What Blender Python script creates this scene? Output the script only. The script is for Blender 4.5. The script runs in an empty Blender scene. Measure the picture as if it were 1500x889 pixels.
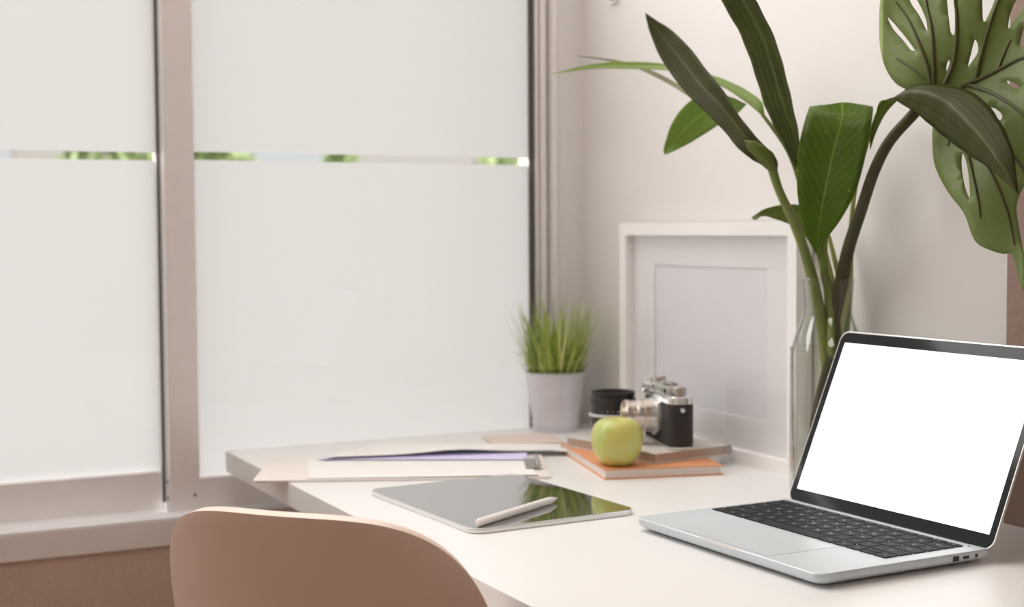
import bpy, bmesh, math, random
from math import sin, cos, pi, radians
from mathutils import Vector, Matrix
from mathutils.geometry import delaunay_2d_cdt

S = bpy.context.scene
COL = S.collection
H = 0.74                                   # desk top height above the floor

# ------------------------------------------------------------------ camera
YAW, PITCH, ROLL, FPX = 0.4644, 0.0526, -0.0061, 2087.1
CAM = Vector((0, 0, 0.3289 + H))
_F = Vector((sin(YAW)*cos(PITCH), cos(YAW)*cos(PITCH), -sin(PITCH)))
_R0 = Vector((cos(YAW), -sin(YAW), 0)); _U0 = _R0.cross(_F)
_R = _R0*cos(ROLL) + _U0*sin(ROLL); _U = _U0*cos(ROLL) - _R0*sin(ROLL)
cd = bpy.data.cameras.new('camera'); co = bpy.data.objects.new('camera', cd); COL.objects.link(co)
m = Matrix((_R, _U, -_F)).transposed().to_4x4(); m.translation = CAM
co.matrix_world = m
cd.sensor_width = 36; cd.lens = FPX/1500*36
cd.clip_start = 0.02; cd.clip_end = 200
cd.dof.use_dof = True; cd.dof.focus_distance = 1.42; cd.dof.aperture_fstop = 5.2
S.camera = co

# ------------------------------------------------------------------ light
SKY_COL, SKY_STRENGTH, EXPOSURE = (1.0, 0.97, 0.94), 3.4, 1.0
w = bpy.data.worlds.new('sky'); S.world = w; w.use_nodes = True
nt = w.node_tree; nt.nodes.clear()
bg = nt.nodes.new('ShaderNodeBackground'); wo = nt.nodes.new('ShaderNodeOutputWorld')
tc = nt.nodes.new('ShaderNodeTexCoord'); sx = nt.nodes.new('ShaderNodeSeparateXYZ'); cr = nt.nodes.new('ShaderNodeValToRGB')
nt.links.new(tc.outputs['Generated'], sx.inputs[0]); nt.links.new(sx.outputs['Z'], cr.inputs[0])
cr.color_ramp.elements[0].position = 0.0; cr.color_ramp.elements[0].color = (*[c*0.9 for c in SKY_COL], 1)
cr.color_ramp.elements[1].position = 0.7; cr.color_ramp.elements[1].color = (*SKY_COL, 1)
nt.links.new(cr.outputs[0], bg.inputs[0]); bg.inputs[1].default_value = SKY_STRENGTH
nt.links.new(bg.outputs[0], wo.inputs[0])
# portal that guides the sky's light through the window opening
pl = bpy.data.lights.new('window_portal', 'AREA'); pl.shape = 'RECTANGLE'; pl.size = 2.95; pl.size_y = 2.0
pl.cycles.is_portal = True
po = bpy.data.objects.new('window_portal', pl); COL.objects.link(po)
po.location = (-0.38, 2.235, H + 0.84); po.rotation_euler = (radians(-90), 0, 0)
# fill light of the added, unseen ceiling panels (built after the window)
FILL_W, FILL_COL = 2.4, (1.0, 0.94, 0.89)
S.view_settings.view_transform = 'Standard'; S.view_settings.look = 'None'
S.view_settings.exposure = EXPOSURE; S.view_settings.gamma = 1; S.view_settings.use_curve_mapping = False
S.cycles.max_bounces = 10; S.cycles.diffuse_bounces = 5; S.cycles.transparent_max_bounces = 16
S.cycles.sample_clamp_indirect = 6
try: S.cycles.use_denoising = True
except Exception: pass

# ------------------------------------------------------------------ helpers
def P(x, y, D):
    """point at forward distance D along the sight line of a picture position"""
    return CAM + (_F + _R*((x-750)/FPX) - _U*((y-444.5)/FPX))*D

def mat(name, col, rough=0.5, metal=0.0, spec=0.5, noise=None, bump=None, trans=0, coat=0, emit=None, var=None, ior=None):
    """noise=(scale, amount) varies the colour; bump=(scale, strength)"""
    M = bpy.data.materials.new(name); M.use_nodes = True
    n = M.node_tree; b = n.nodes['Principled BSDF']
    b.inputs['Base Color'].default_value = (*col, 1); b.inputs['Roughness'].default_value = rough
    b.inputs['Metallic'].default_value = metal; b.inputs['Specular IOR Level'].default_value = spec
    b.inputs['Coat Weight'].default_value = coat
    if ior: b.inputs['IOR'].default_value = ior; b.inputs['Coat IOR'].default_value = ior
    t = n.nodes.new('ShaderNodeTexCoord')
    if noise:
        nz = n.nodes.new('ShaderNodeTexNoise'); nz.inputs['Scale'].default_value = noise[0]; nz.inputs['Detail'].default_value = 5
        n.links.new(t.outputs['Object'], nz.inputs['Vector'])
        r = n.nodes.new('ShaderNodeValToRGB'); a = noise[1]
        c2 = var or tuple(c*(1-a) for c in col)
        r.color_ramp.elements[0].color = (*c2, 1); r.color_ramp.elements[1].color = (*col, 1)
        r.color_ramp.elements[0].position = .3; r.color_ramp.elements[1].position = .7
        n.links.new(nz.outputs[0], r.inputs[0]); n.links.new(r.outputs[0], b.inputs['Base Color'])
    if bump:
        nz = n.nodes.new('ShaderNodeTexNoise'); nz.inputs['Scale'].default_value = bump[0]; nz.inputs['Detail'].default_value = 6
        n.links.new(t.outputs['Object'], nz.inputs['Vector'])
        bp = n.nodes.new('ShaderNodeBump'); bp.inputs['Strength'].default_value = bump[1]; bp.inputs['Distance'].default_value = .004
        n.links.new(nz.outputs[0], bp.inputs['Height']); n.links.new(bp.outputs[0], b.inputs['Normal'])
    if emit:
        b.inputs['Emission Color'].default_value = (*emit[0], 1); b.inputs['Emission Strength'].default_value = emit[1]
    return M

def glass_mat(name, tint=(1, 1, 1), refl=1.0, ior=1.5, rough=0.0, edge=None):
    """thin clear glass: see-through with Fresnel reflections"""
    M = bpy.data.materials.new(name); M.use_nodes = True; n = M.node_tree; n.nodes.clear()
    o = n.nodes.new('ShaderNodeOutputMaterial'); mx = n.nodes.new('ShaderNodeMixShader')
    tr = n.nodes.new('ShaderNodeBsdfTransparent'); gl = n.nodes.new('ShaderNodeBsdfGlossy'); fr = n.nodes.new('ShaderNodeFresnel')
    tr.inputs[0].default_value = (*tint, 1); gl.inputs['Roughness'].default_value = rough; fr.inputs[0].default_value = ior
    if edge:                                            # longer way through the glass at grazing angles: darker rim lines
        lw_ = n.nodes.new('ShaderNodeLayerWeight'); lw_.inputs[0].default_value = .5
        pw_ = n.nodes.new('ShaderNodeMath'); pw_.operation = 'POWER'; pw_.inputs[1].default_value = 5; n.links.new(lw_.outputs['Facing'], pw_.inputs[0])
        em = n.nodes.new('ShaderNodeMix'); em.data_type = 'RGBA'; em.inputs[6].default_value = (*tint, 1); em.inputs[7].default_value = (*edge, 1)
        n.links.new(pw_.outputs[0], em.inputs[0]); n.links.new(em.outputs[2], tr.inputs[0])
    k = n.nodes.new('ShaderNodeMath'); k.operation = 'MULTIPLY'; k.inputs[1].default_value = refl; k.use_clamp = True
    # Fresnel of the outer side only, so the back faces do not turn into mirrors
    g = n.nodes.new('ShaderNodeNewGeometry'); 
    i = n.nodes.new('ShaderNodeMath'); i.operation = 'SUBTRACT'; i.inputs[0].default_value = 1
    n.links.new(g.outputs['Backfacing'], i.inputs[1])
    k2 = n.nodes.new('ShaderNodeMath'); k2.operation = 'MULTIPLY'
    n.links.new(fr.outputs[0], k.inputs[0]); n.links.new(k.outputs[0], k2.inputs[0]); n.links.new(i.outputs[0], k2.inputs[1])
    n.links.new(k2.outputs[0], mx.inputs[0]); n.links.new(tr.outputs[0], mx.inputs[1]); n.links.new(gl.outputs[0], mx.inputs[2])
    n.links.new(mx.outputs[0], o.inputs[0])
    return M

def leaf_mat(name, col, col2, rough=.36, spec=.3, trans=.3, veins=26, slant=0.0, spots=False):
    M = bpy.data.materials.new(name); M.use_nodes = True; n = M.node_tree; b = n.nodes['Principled BSDF']; L = n.links.new
    uv = n.nodes.new('ShaderNodeUVMap'); sp = n.nodes.new('ShaderNodeSeparateXYZ'); L(uv.outputs[0], sp.inputs[0])
    # u = 0..1 across, v = 0..1 along; side veins fan from the midrib
    a = n.nodes.new('ShaderNodeMath'); a.operation = 'SUBTRACT'; L(sp.outputs[0], a.inputs[0]); a.inputs[1].default_value = .5
    ab = n.nodes.new('ShaderNodeMath'); ab.operation = 'ABSOLUTE'; L(a.outputs[0], ab.inputs[0])
    s = n.nodes.new('ShaderNodeMath'); s.operation = 'MULTIPLY_ADD'; L(sp.outputs[1], s.inputs[0]); s.inputs[1].default_value = slant
    L(ab.outputs[0], s.inputs[2])
    f = n.nodes.new('ShaderNodeMath'); f.operation = 'MULTIPLY'; L(s.outputs[0], f.inputs[0]); f.inputs[1].default_value = veins*2*pi
    sn = n.nodes.new('ShaderNodeMath'); sn.operation = 'SINE'; L(f.outputs[0], sn.inputs[0])
    mr = n.nodes.new('ShaderNodeMapRange'); L(sn.outputs[0], mr.inputs[0]); mr.inputs[1].default_value = -1; mr.inputs[2].default_value = 1
    t = n.nodes.new('ShaderNodeTexCoord'); nz = n.nodes.new('ShaderNodeTexNoise'); nz.inputs['Scale'].default_value = 22; nz.inputs['Detail'].default_value = 4
    L(t.outputs['Object'], nz.inputs['Vector'])
    ad = n.nodes.new('ShaderNodeMath'); ad.operation = 'MULTIPLY_ADD'; L(mr.outputs[0], ad.inputs[0]); ad.inputs[1].default_value = .35
    L(nz.outputs[0], ad.inputs[2])
    r = n.nodes.new('ShaderNodeValToRGB'); r.color_ramp.elements[0].color = (*col2, 1); r.color_ramp.elements[1].color = (*col, 1)
    r.color_ramp.elements[0].position = .35; r.color_ramp.elements[1].position = .95
    L(ad.outputs[0], r.inputs[0])
    # paler midrib line
    st = n.nodes.new('ShaderNodeMath'); st.operation = 'LESS_THAN'; L(ab.outputs[0], st.inputs[0]); st.inputs[1].default_value = .012
    mx = n.nodes.new('ShaderNodeMix'); mx.data_type = 'RGBA'; L(st.outputs[0], mx.inputs[0]); L(r.outputs[0], mx.inputs[6])
    mx.inputs[7].default_value = (*[min(1, c*1.7+.02) for c in col], 1)
    out = mx.outputs[2]
    if spots:
        vo = n.nodes.new('ShaderNodeTexVoronoi'); vo.inputs['Scale'].default_value = 60; L(t.outputs['Object'], vo.inputs['Vector'])
        lt = n.nodes.new('ShaderNodeMath'); lt.operation = 'LESS_THAN'; L(vo.outputs['Distance'], lt.inputs[0]); lt.inputs[1].default_value = .07
        m2 = n.nodes.new('ShaderNodeMix'); m2.data_type = 'RGBA'; L(lt.outputs[0], m2.inputs[0]); L(out, m2.inputs[6]); m2.inputs[7].default_value = (.45, .42, .12, 1)
        out = m2.outputs[2]
    L(out, b.inputs['Base Color']); b.inputs['Roughness'].default_value = rough; b.inputs['Specular IOR Level'].default_value = spec
    bp = n.nodes.new('ShaderNodeBump'); bp.inputs['Strength'].default_value = .25; bp.inputs['Distance'].default_value = .0015
    L(ad.outputs[0], bp.inputs['Height']); L(bp.outputs[0], b.inputs['Normal'])
    tl = n.nodes.new('ShaderNodeBsdfTranslucent'); tl.inputs[0].default_value = (col[0]*1.6, col[1]*1.7, col[2]*.7, 1)
    ms = n.nodes.new('ShaderNodeMixShader'); ms.inputs[0].default_value = trans
    L(b.outputs[0], ms.inputs[1]); L(tl.outputs[0], ms.inputs[2]); L(ms.outputs[0], n.nodes['Material Output'].inputs[0])
    return M

def obj(name, bm, m, parent=None, loc=(0, 0, 0), smooth=True, angle=40, rot=None):
    me = bpy.data.meshes.new(name)
    bmesh.ops.recalc_face_normals(bm, faces=bm.faces)
    for f in bm.faces: f.smooth = smooth
    if smooth:
        for e in bm.edges:
            if len(e.link_faces) != 2: continue
            a, b = e.link_faces; t = e.calc_face_angle(0)
            if t > radians(angle): e.smooth = False
            # keep flat faces flat: no normals bent by a narrow bevel beside them
            elif angle < 100 and t > radians(4) and (len(a.verts) > 6 or len(b.verts) > 6 or max(a.calc_area(), b.calc_area()) > 12*min(a.calc_area(), b.calc_area())): e.smooth = False
    bm.to_mesh(me); bm.free()
    for k in (m if isinstance(m, (list, tuple)) else [m]): me.materials.append(k)
    o = bpy.data.objects.new(name, me); COL.objects.link(o); o.location = loc
    if rot: o.rotation_euler = rot
    if parent: o.parent = parent
    return o

def thing(name, label, cat, loc=(0, 0, 0), rz=0, group=None):
    o = bpy.data.objects.new(name, None); COL.objects.link(o); o.empty_display_size = .05
    o.location = loc; o.rotation_euler = (0, 0, rz)
    return tag(o, label, cat, group)

def tag(o, label, cat, group=None):
    o['label'] = label; o['category'] = cat
    if group: o['group'] = group
    return o

def struct(name, bm, m, parent=None, loc=(0, 0, 0), smooth=False):
    o = obj(name, bm, m, parent, loc, smooth)
    if not parent: o['kind'] = 'structure'
    return o

def box(bm, x0, x1, y0, y1, z0, z1, bev=0, mi=0, seg=2):
    r = bmesh.ops.create_cube(bm, size=1)
    vs = r['verts']
    for v in vs:
        v.co = Vector(((x0+x1)/2 + v.co.x*(x1-x0), (y0+y1)/2 + v.co.y*(y1-y0), (z0+z1)/2 + v.co.z*(z1-z0)))
    fs = {f for v in vs for f in v.link_faces}
    for f in fs: f.material_index = mi
    if bev:
        es = list({e for v in vs for e in v.link_edges})
        rr = bmesh.ops.bevel(bm, geom=es, offset=bev, segments=seg, profile=.6, affect='EDGES')
        for f in rr['faces']: f.material_index = mi
    return bm

def B(*a, **k):
    return box(bmesh.new(), *a, **k)

def rrect(w, h, r, n=8):
    """rounded rectangle outline from (0,0) to (w,h)"""
    pts = []
    for cx, cy, a0 in ((w-r, r, -90), (w-r, h-r, 0), (r, h-r, 90), (r, r, 180)):
        for i in range(n+1):
            a = radians(a0 + 90*i/n); pts.append((cx + r*cos(a), cy + r*sin(a)))
    return pts

def loft(bm, rings, caps=True, closed=True, mi=0):
    vs = [[bm.verts.new(p) for p in r] for r in rings]
    n = len(rings[0])
    for a, b in zip(vs, vs[1:]):
        for i in range(n if closed else n-1):
            f = bm.faces.new((a[i], a[(i+1) % n], b[(i+1) % n], b[i])); f.material_index = mi
    if caps:
        for r in (vs[0][::-1], vs[-1]):
            f = bm.faces.new(r); f.material_index = mi
    return vs

def inset_ring(outl, d, z, cx, cy, w, h):
    """outline pulled in by d towards the centre lines"""
    sx_, sy_ = (w-2*d)/w, (h-2*d)/h
    return [(cx + (x-cx)*sx_, cy + (y-cy)*sy_, z) for x, y in outl]

def slab(bm, w, h, r, z0, z1, e=.001, n=8, mi=0, eb=None, x0=0, y0=0):
    """rounded-corner slab with softened edges; e top edge, eb bottom edge"""
    eb = e if eb is None else eb
    o = [(x+x0, y+y0) for x, y in rrect(w, h, r, n)]; cx, cy = x0+w/2, y0+h/2
    R = lambda d, z: inset_ring(o, d, z, cx, cy, w, h)
    rings = [R(eb, z0), R(eb*.35, z0+eb*.35), R(0, z0+eb), R(0, z1-e), R(e*.3, z1-e*.3), R(e, z1)]
    loft(bm, rings, mi=mi)
    return bm

def lathe(bm, prof, seg=48, c=(0, 0, 0), axis='Z', mi=0, caps=True, wob=None):
    """prof = [(radius, height)]"""
    rings = []
    for r, z in prof:
        ring = []
        for i in range(seg):
            a = 2*pi*i/seg; rr = max(r, 1e-5)*(1 + (wob(a, z) if wob else 0))
            x, y = rr*cos(a), rr*sin(a)
            p = {'Z': (x, y, z), 'X': (z, x, y), 'Y': (y, z, x)}[axis]
            ring.append((p[0]+c[0], p[1]+c[1], p[2]+c[2]))
        rings.append(ring)
    loft(bm, rings, caps=caps, mi=mi)
    return bm

def catmull(pts, n=8):
    pts = [Vector(p) for p in pts]
    q = [pts[0]*2-pts[1]] + pts + [pts[-1]*2-pts[-2]]; out = []
    for i in range(1, len(q)-2):
        a, b, c, d = q[i-1:i+3]
        for k in range(n):
            t = k/n
            out.append(.5*((2*b) + (c-a)*t + (2*a-5*b+4*c-d)*t*t + (3*b-a-3*c+d)*t**3))
    out.append(pts[-1]); return out

def resample(pts, n):
    L = [0]
    for a, b in zip(pts, pts[1:]): L.append(L[-1] + (b-a).length)
    out = []; j = 0
    for i in range(n):
        t = L[-1]*i/(n-1)
        while j < len(L)-2 and L[j+1] < t: j += 1
        k = (t-L[j])/max(L[j+1]-L[j], 1e-9); out.append(pts[j].lerp(pts[j+1], min(max(k, 0), 1)))
    return out

def tube(bm, pts, rad, seg=10, smooth=6, mi=0):
    """tube along a smooth curve; rad a number or one radius per control point"""
    rs = rad if isinstance(rad, (list, tuple)) else [rad]*len(pts)
    c = catmull([Vector((*p[:3],)) for p in pts], smooth); rr = [v.x for v in catmull([Vector((r, 0, 0)) for r in rs], smooth)]
    rings = []; up = Vector((.3, .2, 1)).normalized(); prev = None
    for i, p in enumerate(c):
        t = (c[min(i+1, len(c)-1)] - c[max(i-1, 0)]).normalized()
        if prev is None: u = t.cross(up); u = u.normalized() if u.length > 1e-4 else t.orthogonal().normalized()
        else: u = (prev - t*prev.dot(t)).normalized()
        prev = u; v = t.cross(u); r = max(rr[i], 1e-5)
        rings.append([p + (u*cos(2*pi*k/seg) + v*sin(2*pi*k/seg))*r for k in range(seg)])
    loft(bm, rings, mi=mi)
    return bm

# ------------------------------------------------------------------ materials
WALL = mat('wall_paint', (.785, .762, .752), .62, bump=(60, .08), noise=(3, .03))
WALLW = mat('plaster_under_window', (.63, .48, .40), .8, bump=(220, .5), noise=(9, .08))
ROOM = mat('room_paint', (.70, .61, .55), .8, noise=(3, .03))
BROWN = mat('brown_wall_strip', (.34, .235, .19), .6, bump=(120, .3), noise=(20, .1))
FLOORM = mat('floor_wood', (.46, .31, .21), .45, noise=(6, .35))
CEILM = mat('ceiling_paint', (.85, .80, .76), .8)
ALU = mat('window_aluminium', (.88, .85, .845), .42, metal=.25, noise=(35, .04))
ALUD = mat('window_track_aluminium', (.93, .94, .96), .4, metal=.1)
GASK = mat('rubber_gasket', (.055, .045, .04), .6)
DESKM = mat('white_laminate', (.82, .818, .815), .36, spec=.4)
DESKE = mat('desk_legs', (.75, .73, .72), .4)
FILM = bpy.data.materials.new('frosted_film'); FILM.use_nodes = True
_n = FILM.node_tree; _n.nodes.clear(); _o = _n.nodes.new('ShaderNodeOutputMaterial')
_t = _n.nodes.new('ShaderNodeBsdfTranslucent'); _t.inputs[0].default_value = (.252, .249, .249, 1); _n.links.new(_t.outputs[0], _o.inputs[0])
PANE = glass_mat('window_glass', refl=.3)
SILV = mat('laptop_aluminium', (.59, .645, .675), .48, metal=.3)
SILVE = mat('laptop_polished_edge', (.70, .69, .67), .35, metal=.5)
PAD = mat('trackpad_glass', (.59, .64, .67), .36, metal=.25)
KEYM = mat('key_black', (.016, .017, .020), .6, spec=.15)
LEG = mat('key_legend', (.62, .62, .62), .6)
BLK = mat('black_glass', (.016, .019, .020), .08, spec=.2)
DARK = mat('dark_plastic', (.02, .02, .02), .5)
SCR = mat('lit_screen', (.8, .8, .8), .3, emit=((1, 1, 1), .56))
GREEN1 = leaf_mat('leaf_green', (.17, .215, .04), (.09, .125, .02), veins=9, trans=.30)
GREEND = leaf_mat('leaf_dark', (.060, .066, .018), (.032, .037, .010), rough=.5, spec=.15, veins=8, trans=.12)
GREENP = leaf_mat('leaf_pale', (.30, .40, .12), (.22, .30, .08), veins=6, trans=.35)
GREENF = leaf_mat('leaf_front', (.13, .22, .025), (.075, .13, .014), veins=8, slant=2.2, trans=.32, spots=True)
GREENM = leaf_mat('leaf_monstera', (.22, .285, .10), (.16, .21, .065), veins=3, trans=.28, rough=.4)
VEIN = mat('leaf_vein', (.075, .075, .02), .45)
STEM = mat('stem_green', (.19, .24, .04), .38, noise=(25, .25))
STEMD = mat('stem_dark_green', (.060, .056, .022), .5, spec=.2, noise=(30, .25))
STEMP = mat('stem_pale', (.36, .38, .11), .45, noise=(30, .25))
VGL = glass_mat('vase_glass', (.985, .99, .985), refl=2.2, edge=(.40, .46, .40))
WAT = glass_mat('vase_water', (.97, .98, .955), refl=.6, ior=1.33)

# ------------------------------------------------------------------ room shell
YW = 2.117; XW = 1.19; XL = -2.6; YB = -2.6; ZC = 2.7
struct('floor', B(XL-.1, XW+.1, YB-.1, YW+.2, -.1, 0), FLOORM)
struct('ceiling', B(XL-.1, XW+.1, YB-.1, YW+.2, ZC, ZC+.1), CEILM)
struct('wall_right', B(XW, XW+.1, YB-.1, YW+.2, 0, ZC), WALL)
struct('wall_left', B(XL-.1, XL, YB-.1, YW+.2, 0, ZC), ROOM)
struct('wall_back', B(XL, XW, YB-.1, YB, 0, ZC), ROOM)
struct('wall_strip_1', B(XW-.003, XW+.001, YB+.01, 1.155, .01, ZC-.01), BROWN)  # browner strip over the near part of the right wall
WX0, WX1 = -1.85, 1.138                                # window opening
ZB, ZT = H-.143, H+1.80
bm = bmesh.new()
box(bm, XL, XW, YW-.042, YW+.085, 0, H-.1325)           # below the window
box(bm, XL, XW, YW-.012, YW+.085, ZT, ZC)
box(bm, XL, WX0, YW-.012, YW+.085, ZB, ZT)
struct('wall_window', bm, WALLW)
struct('wall_reveal', B(WX1, XW, YW-.012, YW+.085, ZB, ZT), WALL)

# sliding window: track, outer frame, two sashes with frosted film in two bands
win = B(WX0, WX1, YW-.045, YW+.08, H-.1325, H-.0935, bev=.002)
win_f = obj('window_1', win, ALU, smooth=True); win_f['kind'] = 'structure'
bm = bmesh.new()
for y in (YW-.0445, YW-.026, YW-.010): box(bm, WX0, WX1, y, y+.004, H-.094, H-.0905, bev=.0006, seg=1)
box(bm, WX0, WX1, YW-.040, YW+.07, H-.0936, H-.0930)
obj('window_track', bm, ALUD, win_f, smooth=False)
bm = bmesh.new()                                       # stepped jamb profile at the right
for x0, x1, y0, y1 in ((1.098, 1.1035, YW+.004, YW+.034), (1.1035, 1.110, YW-.004, YW+.034), (1.110, 1.1125, YW+.012, YW+.034),
                       (1.1125, 1.124, YW-.006, YW+.075), (1.124, 1.128, YW+.014, YW+.075), (1.128, 1.138, YW-.018, YW+.075)):
    box(bm, x0, x1, y0, y1, H-.103, ZT, bev=.0006, seg=1)
obj('window_jamb', bm, ALU, win_f, smooth=False)
obj('window_head', B(WX0, 1.098, YW-.018, YW+.08, ZT-.05, ZT, bev=.002), ALU, win_f)
obj('window_left_jamb', B(WX0, WX0+.05, YW-.018, YW+.08, H-.103, ZT-.05, bev=.002), ALU, win_f)

def sash(name, x0, x1, yf, left_stile, right_stile, zbot, glass_z0, side=None):
    bm = bmesh.new(); d = .028
    if left_stile: box(bm, x0, x0+left_stile, yf, yf+d, zbot, ZT-.05, bev=.0015)
    if right_stile: box(bm, x1-right_stile, x1, yf, yf+d, zbot, ZT-.05, bev=.0015)
    box(bm, x0+left_stile, x1-right_stile, yf+.002, yf+d-.002, zbot, glass_z0, bev=.0015)
    box(bm, x0+left_stile, x1-right_stile, yf+.002, yf+d-.002, ZT-.10, ZT-.05, bev=.0015)
    s = obj(name, bm, ALU); s['kind'] = 'structure'
    a, b = x0+left_stile-.002, x1-right_stile+.002; yg = yf+.013
    obj('window_pane', B(a, b, yg, yg+.004, glass_z0-.002, ZT-.098), PANE, s, smooth=False)
    fl = bmesh.new(); fl.faces.new([fl.verts.new(p) for p in ((a+.001, yg+.005, glass_z0), (b-.001, yg+.005, glass_z0), (b-.001, yg+.005, H+.4345), (a+.001, yg+.005, H+.4345))])
    obj('frosted_film_lower', fl, FILM, s, smooth=False)
    fl = bmesh.new(); fl.faces.new([fl.verts.new(p) for p in ((a+.001, yg+.005, H+.4465), (b-.001, yg+.005, H+.4465), (b-.001, yg+.005, H+.86), (a+.001, yg+.005, H+.86))])
    obj('frosted_film_upper', fl, FILM, s, smooth=False)
    return s
sB = sash('window_2', WX0+.05, .497, YW+.036, .045, .012, H-.094, H-.036)       # left sash, rear track
sA = sash('window_3', .4865, 1.098, YW-.004, .045, 0, H-.094, H-.043)            # right sash, front track
bm = bmesh.new(); box(bm, .4835, .4855, YW+.02, YW+.034, H-.08, ZT-.06)
obj('gasket', bm, GASK, sB, smooth=False)
bm = bmesh.new(); box(bm, 1.0935, 1.0985, YW-.008, YW+.002, H-.09, ZT-.06)
obj('gasket', bm, GASK, sA, smooth=False)
for z in (H-.072, H-.048):                              # two screws on the stile's side
    bm = bmesh.new(); lathe(bm, [(.003, 0), (.0026, -.0012), (.001, -.0014)], 12, (.4865, YW+.010, z), 'X'); obj('screw', bm, GASK, sA)
bm = bmesh.new(); lathe(bm, [(.0022, 0), (.0018, -.001)], 12, (.5235, YW-.004, H-.068), 'Y'); obj('screw', bm, GASK, sA)

# ------------------------------------------------------------------ unseen ceiling panels added to brighten desk and room
t = thing('added_fill_panel', 'unseen square ceiling panel added as fill light above the desk', 'lamp', (.30, 1.35, ZC))
obj('fill_panel_frame', B(-.48, .48, -.48, .48, -.05, 0, bev=.006), mat('fill_panel_frame', (.8, .78, .76), .5), t)
obj('diffuser', B(-.46, .46, -.46, .46, -.058, -.05, bev=.002), mat('fill_panel_diffuser', (.9, .85, .8), .5, emit=(FILL_COL, FILL_W)), t)

t2 = thing('added_fill_panel', 'unseen square ceiling panel added as fill light behind the viewer', 'lamp', (-.2, -1.3, ZC))  # second added panel, brightens the window rails and the chair back
for c_ in t.children:
    k = c_.copy(); COL.objects.link(k); k.parent = t2

# ------------------------------------------------------------------ desk
X0, Y1, Y0 = .563, 2.083, .50
t = thing('desk', 'white laminate desk standing along the wall under everything', 'desk', (X0, Y0, H))
obj('desktop', B(0, XW-.004-X0, 0, Y1-Y0, -.031, 0, bev=.0012), DESKM, t)
for x, y in ((.02, .03), (.555, .03), (.30, Y1-Y0-.08), (.555, Y1-Y0-.08)):
    obj('leg', B(x, x+.045, y, y+.045, -H, -.031, bev=.002), DESKE, t)
obj('apron', B(.57, .59, .075, Y1-Y0-.08, -.10, -.031, bev=.001), DESKE, t)

# ------------------------------------------------------------------ laptop
LW, LD, LT, TZ = .302, .2193, -1.5377, .0144
lp = thing('laptop', 'open silver laptop with blank white screen and black keys on the desk', 'laptop', (.8073, 1.3166, H), LT)
bm = bmesh.new()
o = rrect(LW, LD, .012, 8); cx, cy = LW/2, LD/2
R_ = lambda d, z: inset_ring(o, d, z, cx, cy, LW, LD)
loft(bm, [R_(.016, .0022), R_(.006, .0032), R_(.0012, .0062), R_(0, .0085), R_(0, TZ-.001), R_(.0003, TZ-.0003), R_(.001, TZ)])
base = obj('base', bm, SILV, lp, angle=50)
for x in (.03, LW-.03):
    for y in (.03, LD-.03):
        bm = bmesh.new(); lathe(bm, [(.007, 0), (.0075, .0012), (.006, .0026)], 20, (x, y, 0)); obj('rubber_foot', bm, DARK, lp)
obj('trackpad', slab(bmesh.new(), .1426, .0846, .004, TZ-.0005, TZ+.00015, e=.0001, n=4, x0=.0787, y0=.0065), PAD, lp)
bm = bmesh.new(); tp = rrect(.1356, .0856, .0045, 4); 
slab(bm, .1434, .0854, .0045, TZ-.0005, TZ+.00006, e=.00003, n=4, x0=.0783, y0=.0061)
obj('trackpad_groove', bm, DARK, lp, smooth=False)
obj('opening_notch', slab(bmesh.new(), .058, .003, .0014, TZ-.003, TZ+.0002, e=.0004, n=4, x0=.1205, y0=-.0004), SILVE, lp)
obj('hinge_strip', B(.010, .2865, .2020, .2045, TZ-.001, TZ+.0012, bev=.0004), SILVE, lp)
bm = bmesh.new(); lathe(bm, [(.0042, .022), (.0042, LW-.022)], 20, (0, LD-.0065, TZ-.0035), 'X'); obj('hinge', bm, DARK, lp)
# ports on the right side
bm = bmesh.new()
box(bm, LW-.002, LW+.0002, .1655, .1735, .0068, .0118)
obj('port', bm, DARK, lp, smooth=False)
obj('port', slab(bmesh.new(), .0085, .003, .0014, 0, .0022, e=.0001, n=5), DARK, lp, loc=(LW-.002, .1785, .0078), rot=(radians(90), 0, radians(90)))
bm = bmesh.new(); lathe(bm, [(.0019, -.002), (.0019, .0002)], 16, (LW, .1965, .0094), 'X'); obj('audio_jack', bm, DARK, lp)
# keyboard: every key its own sub-part
kb = obj('keyboard', slab(bmesh.new(), .277, .106, .003, TZ-.0005, TZ+.0001, e=.00005, n=4, x0=.0085, y0=.0940), SILV, lp)
KX0, KX1, KY0 = .0095, .2845, .0950; U = (KX1-KX0)/14.5; RP = .0188; GAP = .0016
rows = [[(1, 'fn'), (1, 'ctrl'), (1, 'opt'), (1.25, 'cmd'), (5, ''), (1.25, 'cmd'), (1, 'opt'), (1, '<'), (-1, ''), (1, '>')],
        [(2.25, 'shift')] + [(1, c) for c in 'ZXCVBNM,./'] + [(2.25, 'shift')],
        [(1.75, 'caps')] + [(1, c) for c in "ASDFGHJKL;'"] + [(1.75, 'return')],
        [(1.5, 'tab')] + [(1, c) for c in 'QWERTYUIOP[]\\'],
        [(1, c) for c in '`1234567890-='] + [(1.5, 'delete')],
        [(14.5/14, 'esc')] + [(14.5/14, 'F%d' % i) for i in range(1, 13)] + [(14.5/14, 'O')]]
_tm = {}
def text_mesh(s):
    if s not in _tm:
        c = bpy.data.curves.new('legend', 'FONT'); c.body = s; c.size = .0058 if len(s) == 1 else .0034
        c.align_x = 'CENTER'; c.align_y = 'CENTER'; c.resolution_u = 2
        q = bpy.data.objects.new('legend', c); COL.objects.link(q)
        bpy.context.view_layer.update()
        me = bpy.data.meshes.new_from_object(q.evaluated_get(bpy.context.evaluated_depsgraph_get()))
        bpy.data.objects.remove(q); _tm[s] = me
    return _tm[s]
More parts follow.
